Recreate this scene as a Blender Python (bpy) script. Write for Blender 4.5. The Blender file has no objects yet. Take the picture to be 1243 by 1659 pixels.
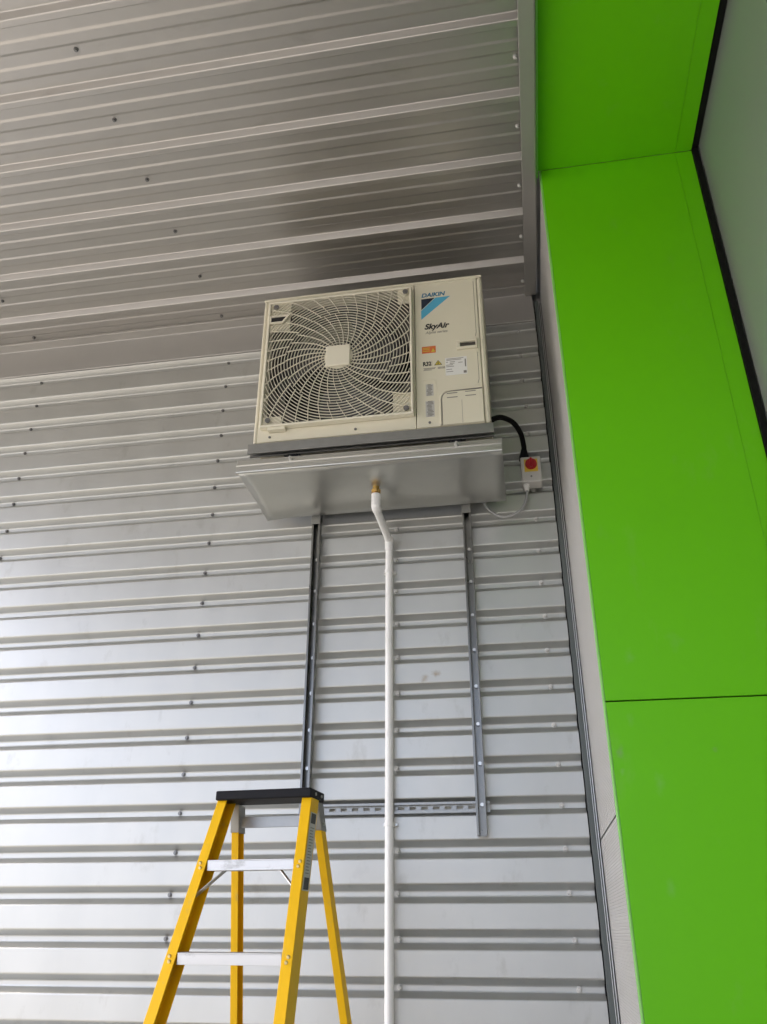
import bpy, bmesh, math, random
from mathutils import Vector, Matrix
random.seed(7)
S = bpy.context.scene
C = S.collection
R = math.radians

# ------------------------------------------------------------------ camera
cam_d = bpy.data.cameras.new('camera')
cam = bpy.data.objects.new('camera', cam_d); C.objects.link(cam)
pitch, yaw, roll = 0.473478604, 0.170481153, 0.0021205
fwd = Vector((-math.sin(yaw)*math.cos(pitch), math.cos(yaw)*math.cos(pitch), math.sin(pitch)))
rt = Vector((math.cos(yaw), math.sin(yaw), 0)); up = rt.cross(fwd)
rt, up = math.cos(roll)*rt + math.sin(roll)*up, -math.sin(roll)*rt + math.cos(roll)*up
CAM = Vector((0, -3.68648, 1.5))
cam.matrix_world = Matrix(((rt.x, up.x, -fwd.x, CAM.x), (rt.y, up.y, -fwd.y, CAM.y), (rt.z, up.z, -fwd.z, CAM.z), (0, 0, 0, 1)))
cam_d.sensor_fit = 'VERTICAL'; cam_d.sensor_height = 36.0; cam_d.sensor_width = 27.0
cam_d.lens = 1330.63/1659*36.0
cam_d.clip_start = 0.05; cam_d.clip_end = 2000
S.camera = cam

# ------------------------------------------------------------------ light
SUN_EL, SUN_AZ = R(50), R(272)          # azimuth clockwise from +y: a hazy sun to the left, beyond the clad wall
w = bpy.data.worlds.new('World'); S.world = w; w.use_nodes = True
nt = w.node_tree; nt.nodes.clear()
sky = nt.nodes.new('ShaderNodeTexSky'); sky.sky_type = 'NISHITA'; sky.sun_disc = False
sky.sun_elevation = SUN_EL; sky.sun_rotation = SUN_AZ
sky.air_density = 0.5; sky.dust_density = 4.3; sky.ozone_density = 0.25
bg = nt.nodes.new('ShaderNodeBackground'); bg.inputs['Strength'].default_value = 0.13
wo = nt.nodes.new('ShaderNodeOutputWorld')
nt.links.new(sky.outputs[0], bg.inputs[0]); nt.links.new(bg.outputs[0], wo.inputs[0])
sd = bpy.data.lights.new('sun', 'SUN'); sd.energy = 2.0; sd.angle = R(3); sd.color = (1.0, 0.97, 0.92)
sun = bpy.data.objects.new('sun', sd); C.objects.link(sun)
sdir = Vector((math.sin(SUN_AZ)*math.cos(SUN_EL), math.cos(SUN_AZ)*math.cos(SUN_EL), math.sin(SUN_EL)))
sun.rotation_euler = sdir.to_track_quat('Z', 'Y').to_euler(); sun.location = (-6, -12, 14)
S.view_settings.view_transform = 'Standard'; S.view_settings.look = 'None'
S.view_settings.gamma = 1.0; S.view_settings.use_curve_mapping = False
S.view_settings.exposure = 2.85
S.render.engine = 'CYCLES'

# ------------------------------------------------------------------ materials
def mat(name, col, rough=0.5, metal=0.0, var=0.0, vscale=4.0, bump=0.0, bscale=60.0, rvar=0.0, coat=0.0, spec=None, smudge=None, stretch=(1, 1, 1), wear=None):
    m = bpy.data.materials.new(name); m.use_nodes = True
    t = m.node_tree; b = t.nodes['Principled BSDF']
    b.inputs['Base Color'].default_value = (*col, 1); b.inputs['Roughness'].default_value = rough
    b.inputs['Metallic'].default_value = metal; b.inputs['Coat Weight'].default_value = coat
    if spec is not None: b.inputs['Specular IOR Level'].default_value = spec
    tc = t.nodes.new('ShaderNodeTexCoord'); mp = t.nodes.new('ShaderNodeMapping')
    mp.inputs['Scale'].default_value = stretch
    t.links.new(tc.outputs['Object'], mp.inputs[0])
    last = None
    if var or rvar:
        n = t.nodes.new('ShaderNodeTexNoise'); n.inputs['Scale'].default_value = vscale; n.inputs['Detail'].default_value = 5
        t.links.new(mp.outputs[0], n.inputs['Vector'])
    if var:
        mx = t.nodes.new('ShaderNodeMix'); mx.data_type = 'RGBA'
        mx.inputs[6].default_value = (*[c*(1-var) for c in col], 1); mx.inputs[7].default_value = (*[min(1, c*(1+var)) for c in col], 1)
        t.links.new(n.outputs['Fac'], mx.inputs[0]); last = mx.outputs[2]
    if smudge:
        for (cx, cy, cz, sx, sz, col2, amt) in smudge:
            mp2 = t.nodes.new('ShaderNodeMapping'); mp2.vector_type = 'POINT'
            mp2.inputs['Location'].default_value = (-cx/sx, -cy/0.2, -cz/sz); mp2.inputs['Scale'].default_value = (1/sx, 1/0.2, 1/sz)
            t.links.new(tc.outputs['Object'], mp2.inputs[0])
            ln = t.nodes.new('ShaderNodeVectorMath'); ln.operation = 'LENGTH'; t.links.new(mp2.outputs[0], ln.inputs[0])
            n2 = t.nodes.new('ShaderNodeTexNoise'); n2.inputs['Scale'].default_value = 38; n2.inputs['Detail'].default_value = 4
            t.links.new(tc.outputs['Object'], n2.inputs['Vector'])
            ad = t.nodes.new('ShaderNodeMath'); ad.operation = 'MULTIPLY_ADD'; ad.inputs[1].default_value = 1.6; t.links.new(n2.outputs['Fac'], ad.inputs[0]); t.links.new(ln.outputs['Value'], ad.inputs[2])
            rg = t.nodes.new('ShaderNodeMapRange'); rg.inputs['From Min'].default_value = 0.75; rg.inputs['From Max'].default_value = 1.55
            rg.inputs['To Min'].default_value = amt; rg.inputs['To Max'].default_value = 0
            t.links.new(ad.outputs[0], rg.inputs['Value'])
            m2 = t.nodes.new('ShaderNodeMix'); m2.data_type = 'RGBA'
            if last: t.links.new(last, m2.inputs[6])
            else: m2.inputs[6].default_value = (*col, 1)
            m2.inputs[7].default_value = (*col2, 1); t.links.new(rg.outputs[0], m2.inputs[0]); last = m2.outputs[2]
    if wear:
        wsc, lo, hi, wcol, wamt, wst = wear
        mw = t.nodes.new('ShaderNodeMapping'); mw.inputs['Scale'].default_value = wst; t.links.new(tc.outputs['Object'], mw.inputs[0])
        nw = t.nodes.new('ShaderNodeTexNoise'); nw.inputs['Scale'].default_value = wsc; nw.inputs['Detail'].default_value = 6; nw.inputs['Roughness'].default_value = 0.65
        t.links.new(mw.outputs[0], nw.inputs['Vector'])
        rw = t.nodes.new('ShaderNodeMapRange'); rw.inputs['From Min'].default_value = lo; rw.inputs['From Max'].default_value = hi
        rw.inputs['To Min'].default_value = 0; rw.inputs['To Max'].default_value = wamt; t.links.new(nw.outputs['Fac'], rw.inputs['Value'])
        m3 = t.nodes.new('ShaderNodeMix'); m3.data_type = 'RGBA'
        if last: t.links.new(last, m3.inputs[6])
        else: m3.inputs[6].default_value = (*col, 1)
        m3.inputs[7].default_value = (*wcol, 1); t.links.new(rw.outputs[0], m3.inputs[0]); last = m3.outputs[2]
    if last: t.links.new(last, b.inputs['Base Color'])
    if rvar:
        rr = t.nodes.new('ShaderNodeMapRange'); rr.inputs['To Min'].default_value = max(0.02, rough-rvar); rr.inputs['To Max'].default_value = min(1, rough+rvar)
        t.links.new(n.outputs['Fac'], rr.inputs['Value']); t.links.new(rr.outputs[0], b.inputs['Roughness'])
    if bump:
        n3 = t.nodes.new('ShaderNodeTexNoise'); n3.inputs['Scale'].default_value = bscale; n3.inputs['Detail'].default_value = 3
        t.links.new(mp.outputs[0], n3.inputs['Vector'])
        bp = t.nodes.new('ShaderNodeBump'); bp.inputs['Strength'].default_value = 1.0; bp.inputs['Distance'].default_value = bump
        t.links.new(n3.outputs['Fac'], bp.inputs['Height']); t.links.new(bp.outputs[0], b.inputs['Normal'])
    return m

BR = (0.30, 0.22, 0.13)
GY = (0.36, 0.36, 0.36)
M = {}
M['wall'] = mat('silver_cladding', (0.49, 0.497, 0.477), 0.43, 0.88, wear=(9, 0.60, 0.74, (0.30, 0.28, 0.25), 0.35, (1, 1, 0.5)), var=0.10, vscale=2.4, rvar=0.06, bump=0.0012, bscale=3.0, stretch=(2.0, 1, 0.6),
    smudge=[(-0.44, -0.035, 2.53, 0.03, 0.025, BR, 0.75), (-0.385, -0.035, 2.55, 0.03, 0.03, BR, 0.9), (-2.25, -0.035, 2.32, 0.05, 0.05, GY, 0.35), (-1.95, -0.035, 2.62, 0.05, 0.06, GY, 0.3),
            (-1.15, -0.035, 2.62, 0.07, 0.05, GY, 0.25), (-0.72, -0.035, 1.73, 0.05, 0.06, GY, 0.25)])
M['ceil'] = mat('silver_soffit', (0.46, 0.447, 0.425), 0.38, 0.84, wear=(7, 0.60, 0.76, (0.28, 0.25, 0.21), 0.3, (0.5, 1, 1)), var=0.05, vscale=1.4, rvar=0.05, bump=0.0014, bscale=3.0, stretch=(0.5, 2, 1),
    smudge=[(-0.55, -0.5, 4.7, 0.07, 0.05, (0.3, 0.14, 0.08), 0.25)])
M['flash'] = mat('grey_flashing', (0.42, 0.41, 0.39), 0.45, 0.6, var=0.06, vscale=3, bump=0.001, bscale=4)
M['trimdark'] = mat('dark_grey_trim', (0.085, 0.10, 0.095), 0.4, 0.0, var=0.08)
M['trimlight'] = mat('mill_aluminium', (0.55, 0.56, 0.55), 0.35, 0.7)
M['facade'] = mat('pale_grey_panel', (0.48, 0.48, 0.46), 0.45, 0.2, var=0.04)
M['black'] = mat('black_rubber', (0.008, 0.008, 0.008), 0.6, spec=0.15)
M['blackp'] = mat('black_plastic', (0.010, 0.0105, 0.013), 0.55, spec=0.15, bump=0.0004, bscale=300)
GS = (0.33, 0.5, 0.25)
M['green'] = mat('green_panel', (0.135, 0.54, 0.004), 0.38, 0.0, wear=(6, 0.60, 0.78, (0.24, 0.50, 0.10), 0.3, (1, 1, 0.45)), spec=0.3, var=0.06, vscale=1.0, rvar=0.06, bump=0.0014, bscale=2.0,
    smudge=[(0.345, -0.83, 2.13, 0.02, 0.03, GS, 0.18), (0.30, -0.83, 2.03, 0.018, 0.035, (0.25, 0.33, 0.18), 0.4), (0.30, -0.83, 1.97, 0.015, 0.02, GS, 0.28), (0.41, -0.83, 1.93, 0.025, 0.045, GS, 0.15),
            (0.60, -0.83, 2.03, 0.018, 0.018, (0.25, 0.33, 0.18), 0.35), (0.40, -0.83, 1.62, 0.02, 0.05, GS, 0.15), (0.37, -0.83, 2.35, 0.025, 0.04, GS, 0.15), (0.53, -0.83, 2.4, 0.04, 0.05, GS, 0.1)])
M['greenedge'] = mat('lit_green_edge', (0.26, 0.62, 0.14), 0.4)  # lighter green: sky glint along the panel edges put into the colour
M['door'] = mat('grey_green_panel', (0.20, 0.215, 0.20), 0.27, 0.0, var=0.04, vscale=1.0, bump=0.001, bscale=2, spec=0.6)
M['ivory'] = mat('ivory_enamel', (0.69, 0.655, 0.525), 0.42, 0.0, var=0.03, vscale=3, bump=0.0002, bscale=400)
M['ivoryp'] = mat('ivory_plastic', (0.74, 0.705, 0.58), 0.4, 0.0, var=0.03)
M['recess_shade'] = mat('brown_grey_shade', (0.07, 0.064, 0.055), 0.5)  # shade inside the fan opening and side handle put into the colour
M['cavity'] = mat('dark_coil', (0.012, 0.012, 0.013), 0.6)
M['fan'] = mat('grey_fan_plastic', (0.05, 0.05, 0.052), 0.45)
M['galv'] = mat('galvanised_steel', (0.30, 0.305, 0.295), 0.36, 0.8, var=0.14, vscale=28, rvar=0.1)
M['strut'] = mat('galvanised_channel', (0.19, 0.19, 0.18), 0.30, 0.9, var=0.15, vscale=30, rvar=0.08)  # darker than the other steel: shade inside the channels put into the colour
M['tray'] = mat('galvanised_sheet', (0.53, 0.535, 0.505), 0.30, 0.85, var=0.03, vscale=6, rvar=0.02, bump=0.0005, bscale=3)
M['bolt'] = mat('zinc_bolt', (0.60, 0.60, 0.58), 0.3, 0.85)
M['screw'] = mat('steel_screw', (0.20, 0.20, 0.20), 0.35, 0.6)
M['screwpale'] = mat('pale_grey_screw', (0.54, 0.54, 0.52), 0.4, 0.0)  # paler than the left-hand screws: difference in light put into the colour
M['pvc'] = mat('white_pvc', (0.80, 0.80, 0.78), 0.3, 0.0, wear=(14, 0.58, 0.75, (0.45, 0.43, 0.38), 0.35, (1, 1, 0.4)), var=0.03)
M['brass'] = mat('brass', (0.55, 0.36, 0.12), 0.28, 0.95, var=0.1, vscale=60)
M['swbox'] = mat('light_grey_box', (0.58, 0.57, 0.54), 0.45)
M['yellow'] = mat('yellow_plate', (0.75, 0.52, 0.06), 0.45)
M['red'] = mat('red_knob', (0.42, 0.012, 0.018), 0.35)
M['cablegrey'] = mat('grey_cable', (0.30, 0.31, 0.31), 0.4)
M['fibre'] = mat('yellow_fibreglass', (0.83, 0.48, 0.004), 0.48, 0.0, wear=(26, 0.60, 0.72, (0.45, 0.36, 0.16), 0.5, (1, 1, 0.35)), var=0.12, spec=0.25, vscale=18, stretch=(1, 1, 0.15), rvar=0.08, bump=0.0003, bscale=150)
M['alu'] = mat('step_aluminium', (0.50, 0.50, 0.49), 0.34, 0.8, wear=(22, 0.56, 0.70, (0.20, 0.19, 0.17), 0.6, (0.6, 1, 1)), var=0.14, vscale=30, stretch=(0.1, 1, 1), rvar=0.08)
M['rivet'] = mat('brassy_rivet', (0.70, 0.58, 0.30), 0.3, 0.8)
M['label'] = mat('silver_label', (0.50, 0.49, 0.47), 0.5)
M['ink'] = mat('black_ink', (0.02, 0.02, 0.022), 0.5)
M['inkgrey'] = mat('grey_ink', (0.22, 0.21, 0.19), 0.5)
M['white'] = mat('white_label', (0.74, 0.74, 0.72), 0.4)
M['navy'] = mat('navy_print', (0.012, 0.022, 0.045), 0.4)
M['blue'] = mat('logo_blue', (0.035, 0.17, 0.30), 0.4)
M['cyan'] = mat('sky_blue_print', (0.09, 0.40, 0.60), 0.4)
M['orange'] = mat('orange_label', (0.62, 0.16, 0.05), 0.45)
M['yel2'] = mat('warning_yellow', (0.62, 0.50, 0.06), 0.45)
M['concrete'] = mat('concrete_ground', (0.16, 0.153, 0.14), 0.85, var=0.15, vscale=0.8, bump=0.002, bscale=40)
M['render'] = mat('unseen_building_core', (0.42, 0.42, 0.41), 0.8, var=0.05)

# ------------------------------------------------------------------ helpers
def link(name, bm, m, parent=None, smooth=False, bevel=0, ws=None):
    bmesh.ops.recalc_face_normals(bm, faces=bm.faces)
    me = bpy.data.meshes.new(name); bm.to_mesh(me); bm.free()
    if smooth:
        for p in me.polygons: p.use_smooth = True
    for mm in (m if isinstance(m, (list, tuple)) else [m]): me.materials.append(mm)
    o = bpy.data.objects.new(name, me); C.objects.link(o)
    if parent is not None: o.parent = parent
    if smooth:
        md = o.modifiers.new('edges', 'EDGE_SPLIT'); md.split_angle = R(40)
    if bevel:
        md = o.modifiers.new('bevel', 'BEVEL'); md.width = bevel; md.segments = 2; md.limit_method = 'ANGLE'; md.angle_limit = R(35)
    return o

def thing(name, label, cat, loc=(0, 0, 0), rz=0, group=None):
    o = bpy.data.objects.new(name, None); C.objects.link(o)
    o.empty_display_size = 0.1
    o.location = loc; o.rotation_euler = (0, 0, rz)
    o['label'] = label; o['category'] = cat
    if group: o['group'] = group
    return o

def box(bm, x0, x1, y0, y1, z0, z1, mi=0):
    v = [bm.verts.new((x, y, z)) for x in (x0, x1) for y in (y0, y1) for z in (z0, z1)]
    for f in ((0, 1, 3, 2), (4, 6, 7, 5), (0, 4, 5, 1), (2, 3, 7, 6), (0, 2, 6, 4), (1, 5, 7, 3)):
        bm.faces.new([v[i] for i in f]).material_index = mi

def B(*a, **k):
    bm = bmesh.new(); box(bm, *a, **k); return bm

def loft(bm, rings, cap=True, closed=True, mi=0):
    vs = [[bm.verts.new(p) for p in r] for r in rings]
    n = len(vs[0])
    for a, b in zip(vs, vs[1:]):
        for i in range(n if closed else n-1):
            bm.faces.new((a[i], a[(i+1) % n], b[(i+1) % n], b[i])).material_index = mi
    if cap and closed:
        bm.faces.new(vs[0][::-1]).material_index = mi; bm.faces.new(vs[-1]).material_index = mi

def cyl(bm, p0, p1, r0, r1=None, n=16, mi=0, cap=True):
    r1 = r0 if r1 is None else r1
    p0, p1 = Vector(p0), Vector(p1); d = (p1-p0).normalized()
    a = d.orthogonal().normalized(); b = d.cross(a)
    ring = lambda p, r: [p+a*math.cos(2*math.pi*i/n)*r+b*math.sin(2*math.pi*i/n)*r for i in range(n)]
    loft(bm, [ring(p0, r0), ring(p1, r1)], cap, True, mi)

def catmull(pts, n=8):
    P = [Vector(p) for p in pts]; P = [2*P[0]-P[1]]+P+[2*P[-1]-P[-2]]
    out = []
    for i in range(1, len(P)-2):
        for k in range(n):
            t = k/n; a, b, c, d = P[i-1:i+3]
            out.append(0.5*((2*b)+(c-a)*t+(2*a-5*b+4*c-d)*t*t+(3*b-a-3*c+d)*t**3))
    out.append(P[-2]); return out

def tube(bm, pts, r, n=12, rfun=None, mi=0):
    pts = [Vector(p) for p in pts]; rings = []
    nrm = None
    for i, p in enumerate(pts):
        d = (pts[min(i+1, len(pts)-1)]-pts[max(i-1, 0)]).normalized()
        if nrm is None: nrm = d.orthogonal().normalized()
        nrm = (nrm-d*nrm.dot(d)).normalized(); b = d.cross(nrm)
        rr = rfun(i) if rfun else r
        rings.append([p+nrm*math.cos(2*math.pi*k/n)*rr+b*math.sin(2*math.pi*k/n)*rr for k in range(n)])
    loft(bm, rings, True, True, mi)

def bendline(pts, r=0.003):
    out = [Vector(pts[0])]
    for a, b, c in zip(pts, pts[1:], pts[2:]):
        a, b, c = Vector(a), Vector(b), Vector(c)
        k = min(r, (a-b).length*0.4, (c-b).length*0.4)
        out += [b+(a-b).normalized()*k, b+(a-b).normalized()*k*0.3+(c-b).normalized()*k*0.3, b+(c-b).normalized()*k]
    out.append(Vector(pts[-1])); return out

def sheet(bm, prof, x0, x1, nx, thick=0.0):
    """prof: list of (y,z) ; swept along x"""
    cols = []
    for i in range(nx+1):
        x = x0+(x1-x0)*i/nx
        cols.append([bm.verts.new((x, p[0], p[1])) for p in prof])
    for a, b in zip(cols, cols[1:]):
        for i in range(len(prof)-1):
            bm.faces.new((a[i], a[i+1], b[i+1], b[i]))

def copies(o, places, parent, rot=None):
    for p in places:
        c = o.copy(); C.objects.link(c); c.parent = parent; c.location = p
        if rot: c.rotation_euler = rot

def text_mesh(name, s, size, m, parent, loc, shear=0.0, bold=0.0, sx=1.0, rot=(R(90), 0, 0)):
    cu = bpy.data.curves.new(name, 'FONT'); cu.body = s; cu.size = size; cu.shear = shear; cu.offset = bold; cu.extrude = 0.0003
    t = bpy.data.objects.new(name+'_tmp', cu); C.objects.link(t)
    dg = bpy.context.evaluated_depsgraph_get(); me = bpy.data.meshes.new_from_object(t.evaluated_get(dg))
    C.objects.unlink(t); bpy.data.objects.remove(t)
    me.name = name; me.materials.clear(); me.materials.append(m)
    o = bpy.data.objects.new(name, me); C.objects.link(o); o.parent = parent; o.location = loc; o.rotation_euler = rot; o.scale = (sx, 1, 1)
    return o

# ------------------------------------------------------------------ ground
bm = bmesh.new(); v = [bm.verts.new(p) for p in ((-900, -900, 0), (900, -900, 0), (900, 900, 0), (-900, 900, 0))]; bm.faces.new(v)
g = link('ground', bm, M['concrete']); g['kind'] = 'structure'; g['label'] = 'pale concrete ground under the canopy'

# ------------------------------------------------------------------ clad wall
P = 1/6.0; Z0 = 1.47561
wall = thing('clad_wall', 'silver grey profiled metal wall with horizontal ribs behind the ladder and the outdoor unit', 'wall', (0, 0, 0))
WX0, WX1 = -6.5, 0.221
def wall_profile(k0, k1):
    pts = []
    for k in range(k0, k1):
        z = Z0+k*P
        pts += [(0, z-0.07*P), (0, z+0.07*P), (-0.034, z+0.21*P), (-0.034, z+0.79*P)]
    z = Z0+k1*P
    pts += [(0, z-0.07*P)]
    return [(p.x, p.y) for p in bendline([Vector((a, b)) for a, b in pts], 0.0045)]
for i, (a, b) in enumerate(((-9, -3), (-3, 3), (3, 9), (9, 15), (15, 19))):
    bm = bmesh.new(); pr = wall_profile(a, b)
    sheet(bm, pr, WX0, WX1, 16)
    link('cladding_sheet', bm, M['wall'], wall)
link('unseen_wall_backing', B(WX0, 0.30, 0.03, 0.35, 0, 6.0), M['render'], wall)  # unseen backing, added to block light behind the sheets
# cladding screws: a washer and a hexagon head
bm = bmesh.new(); cyl(bm, (0, 0.002, 0), (0, -0.003, 0), 0.0095, n=12); cyl(bm, (0, -0.003, 0), (0, -0.009, 0), 0.0068, 0.0062, n=6)
sc = link('screw', bm, M['screw'], wall); sc.location = (-1.56, -0.001, Z0)
spots = [(x+random.uniform(-.004, .004), -0.001, Z0+k*P+random.uniform(-.002, .002)) for x in (-2.75, -1.56) for k in range(-8, 19) if not (x == -1.56 and k == 0)]
copies(sc, spots, wall)
bm = bmesh.new(); cyl(bm, (0, 0.002, 0), (0, -0.005, 0), 0.012, n=12); cyl(bm, (0, -0.005, 0), (0, -0.016, 0), 0.0095, 0.007, n=10)
sc2 = link('screw', bm, M['screwpale'], wall); sc2.location = (0.126, -0.001, Z0)
spots = [(x+random.uniform(-.004, .004), -0.001, Z0+k*P+random.uniform(-.002, .002)) for x in (0.126, -0.568) for k in range(-8, 19) if not (x == 0.126 and k == 0) and not (x < 0 and k == 3)]
copies(sc2, spots, wall)
# corner trim at the right end of the wall
link('dark_gap', B(0.2205, 0.2265, -0.012, 0.03, 0, 4.60), M['black'], wall)
link('corner_trim', B(0.2265, 0.2475, -0.036, 0.03, 0, 4.655), M['trimdark'], wall, bevel=0.002)
for x0, x1 in ((0.2476, 0.2505), (0.2555, 0.2595)):
    link('trim_bead', B(x0, x1, -0.036, -0.004, 0, 4.655), M['trimlight'], wall)
link('trim_channel', B(0.2506, 0.2554, -0.016, 0.03, 0, 4.655), M['trimdark'], wall)
link('dark_gap', B(0.2596, 0.2640, -0.006, 0.03, 0, 4.66), M['black'], wall)
# folded flashing between wall and ceiling, two lengths lapped
def flashing(x0, x1, o):
    bm = bmesh.new()
    pr = bendline([Vector(p) for p in ((-0.098-o, 4.729), (-0.102-o, 4.714-o), (-0.044-o, 4.704-o), (-0.044-o, 4.514-o), (-0.036, 4.511))], 0.004)
    sheet(bm, [(p.x, p.y) for p in pr], x0, x1, 6)
    return link('corner_flashing', bm, M['flash'], wall)
flashing(WX0, -2.86, 0.0); flashing(-2.89, 0.215, 0.0028)

# ------------------------------------------------------------------ canopy ceiling
CZ = 4.73
ceil = thing('canopy_ceiling', 'silver profiled metal canopy soffit with ribs and fine grooves overhead', 'ceiling', (0, 0, CZ))
N = 22
prof = [(-0.055, CZ)]
for k in range(N):
    t = -0.319-0.3333*k
    for (u, dz) in ((0.281, 0), (0.273, -0.004), (0.230, -0.004), (0.222, 0), (0.171, 0), (0.163, -0.004), (0.120, -0.004), (0.112, 0), (0.058, 0), (0.044, -0.035), (0.014, -0.035), (0.0, 0)):
        if t+u < -0.06: prof.append((t+u, CZ+dz))
CX0, CX1 = -5.5, 0.185  # canopy's left and front ends, out of view, set by the light they admit
# sheets of three ribs
per = bendline([Vector(p) for p in prof], 0.0035)
edges = [0.1]+[-0.3523-0.9999*i for i in range(0, 8)]
for a, b in zip(edges, edges[1:]):
    seg = [(p.x, p.y) for p in per if b < p.x < a]
    if a < 0.05: seg = [(a, CZ)]+seg
    seg = seg+[(b, CZ)]
    bm = bmesh.new(); sheet(bm, seg, CX0, CX1, 12); link('soffit_sheet', bm, M['ceil'], ceil).location = (0, 0, -CZ)
CY1 = edges[-1]
link('roof_deck', B(CX0, 0.2755, CY1, 0.35, 4.773, 4.95), M['render'], ceil).location = (0, 0, -CZ)
link('fascia', B(CX0, 0.26, CY1-0.03, CY1, 4.66, 5.0), M['flash'], ceil).location = (0, 0, -CZ)
link('fascia', B(CX0-0.03, CX0, CY1-0.03, 0.35, 4.66, 5.0), M['flash'], ceil).location = (0, 0, -CZ)
bm = bmesh.new()
prt = [(0.178, 4.699), (0.178, 4.686), (0.240, 4.686), (0.246, 4.690), (0.246, 4.72)]
prt = [(p.x, p.y) for p in bendline([Vector(p) for p in prt], 0.002)]
rows = []
for yy in (-0.052, -1.2, -2.6, -4.0, -5.5, CY1): rows.append([bm.verts.new((x, yy, z)) for x, z in prt])
for a, b in zip(rows, rows[1:]):
    for i in range(len(prt)-1): bm.faces.new((a[i], a[i+1], b[i+1], b[i]))
link('edge_trim', bm, M['flash'], ceil).location = (0, 0, -CZ)
bm = bmesh.new(); cyl(bm, (0, 0, 0.002), (0, 0, -0.003), 0.0105, n=12); cyl(bm, (0, 0, -0.003), (0, 0, -0.010), 0.0072, 0.0065, n=6)
s1 = link('screw', bm, M['screw'], ceil); s1.location = (-1.582, -0.127, -0.0005)
copies(s1, [(-1.582-0.006*k, -0.127-0.3333*k, -0.0005) for k in range(1, 21)]+[(-2.78, -0.127-0.3333*k, -0.0005) for k in range(0, 21)], ceil)
bm = bmesh.new(); cyl(bm, (0, 0, 0.002), (0, 0, -0.004), 0.0105, n=12); cyl(bm, (0, 0, -0.004), (0, 0, -0.012), 0.009, 0.006, n=10)
s2 = link('screw', bm, M['screwpale'], ceil); s2.location = (0.170, -0.127, -0.0005)
copies(s2, [(0.170-0.001*k, -0.127-0.3333*k, -0.0005) for k in range(1, 21)], ceil)

# ------------------------------------------------------------------ side building: pale panels, green surround, door
XS, GYF, SOF = 0.264, -0.83, 4.765
side = thing('side_wall', 'pale grey micro ribbed panel wall squeezed between dark corner trim and green surround', 'wall', (XS, 0, 0))
def facade(z0, z1):
    bm = bmesh.new(); prof = []
    z = z0
    while z < z1-0.0101:
        prof += [(0.0, z), (0.0, z+0.0065), (0.0014, z+0.0078), (0.0014, z+0.0088)]; z += 0.010
    prof.append((0.0, z1))
    cols = [[bm.verts.new((x, yy, zz)) for x, zz in prof] for yy in (GYF+0.006, -0.004)]
    for i in range(len(prof)-1): bm.faces.new((cols[0][i], cols[0][i+1], cols[1][i+1], cols[1][i]))
    a = [bm.verts.new((0.04, GYF+0.006, z)) for z in (z0, z1)]; b = [bm.verts.new((0.04, -0.004, z)) for z in (z0, z1)]
    return link('facade_panel', bm, M['facade'], side)
facade(0.0, 1.833); facade(1.840, 4.69)
link('panel_joint', B(0.004, 0.03, GYF+0.006, -0.004, 1.832, 1.841), M['trimdark'], side)
link('panel_core', B(0.0045, 0.79, GYF+0.034, 0.35, 0.0, 4.695), M['render'], side)
link('upper_shade_block', B(0.012, 7.0, -22, 0.34, 4.82, 11.0), M['render'], side)  # unseen mass, made long and tall to darken the right side
link('unseen_building_core', B(1.06, 7.0, -22, 0.34, 0.0, 4.815), M['render'], side)  # unseen body of the building, added to block light
link('unseen_near_pier', B(0.0, 0.80, -22, -6.2, 0.0, 4.79), M['render'], side)  # unseen; run far forward to keep light off the right side

gs = thing('green_surround', 'bright green flat cladding panels framing the recessed door at the right', 'cladding', (0.6, GYF, 0))
off = (-0.6, -GYF, 0)
GX1 = 0.968
def gpanel(name, *a, m='green', bev=0.0015):
    o = link(name, B(*a), M[m], gs, bevel=bev); o.location = off; return o
gpanel('cladding_panel', XS+0.009, 0.895, GYF, GYF+0.02, 2.2015, SOF)            # upper jamb panel
gpanel('cladding_panel', XS+0.009, 0.895, GYF, GYF+0.02, 0.0, 2.1965)            # lower jamb panel
gpanel('folded_return', 0.8952, GX1, GYF+0.0012, GYF+0.02, 2.2015, SOF, bev=0.0006)
gpanel('folded_return', 0.8952, GX1, GYF+0.0012, GYF+0.02, 0.0, 2.1965, bev=0.0006)
gpanel('panel_joint', XS+0.012, GX1-0.003, GYF+0.012, GYF+0.03, 2.19, 2.21, m='black', bev=0)
gpanel('lit_panel_edge', XS, XS+0.0088, GYF-0.001, GYF+0.02, 0.0, SOF, m='greenedge', bev=0.0025)
gpanel('soffit_panel', 0.2575, 0.895, -6.2, GYF-0.0005, SOF, SOF+0.02)
gpanel('folded_return', 0.8952, GX1, -6.2, GYF-0.0005, SOF+0.0012, SOF+0.02, bev=0.0006)
gpanel('lit_panel_edge', 0.2475, 0.2565, -6.2, GYF-0.004, SOF-0.052, SOF+0.02, m='greenedge', bev=0.0025)

dr = thing('door_panel', 'smooth grey green door face recessed beside the green surround with black gasket', 'door', (1.0, -3.5, 0))
o = link('door_leaf', B(1.000, 1.04, -6.2, GYF-0.012, 0.0, SOF+0.05), M['door'], dr, bevel=0.004); o.location = (-1.0, 3.5, 0)
o = link('gasket', B(GX1+0.002, 0.997, GYF-0.010, GYF+0.03, 0.0, SOF+0.05), M['black'], dr); o.location = (-1.0, 3.5, 0)
o = link('gasket', B(GX1+0.002, 0.997, -6.2, GYF-0.0105, SOF+0.004, SOF+0.05), M['black'], dr); o.location = (-1.0, 3.5, 0)

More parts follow.
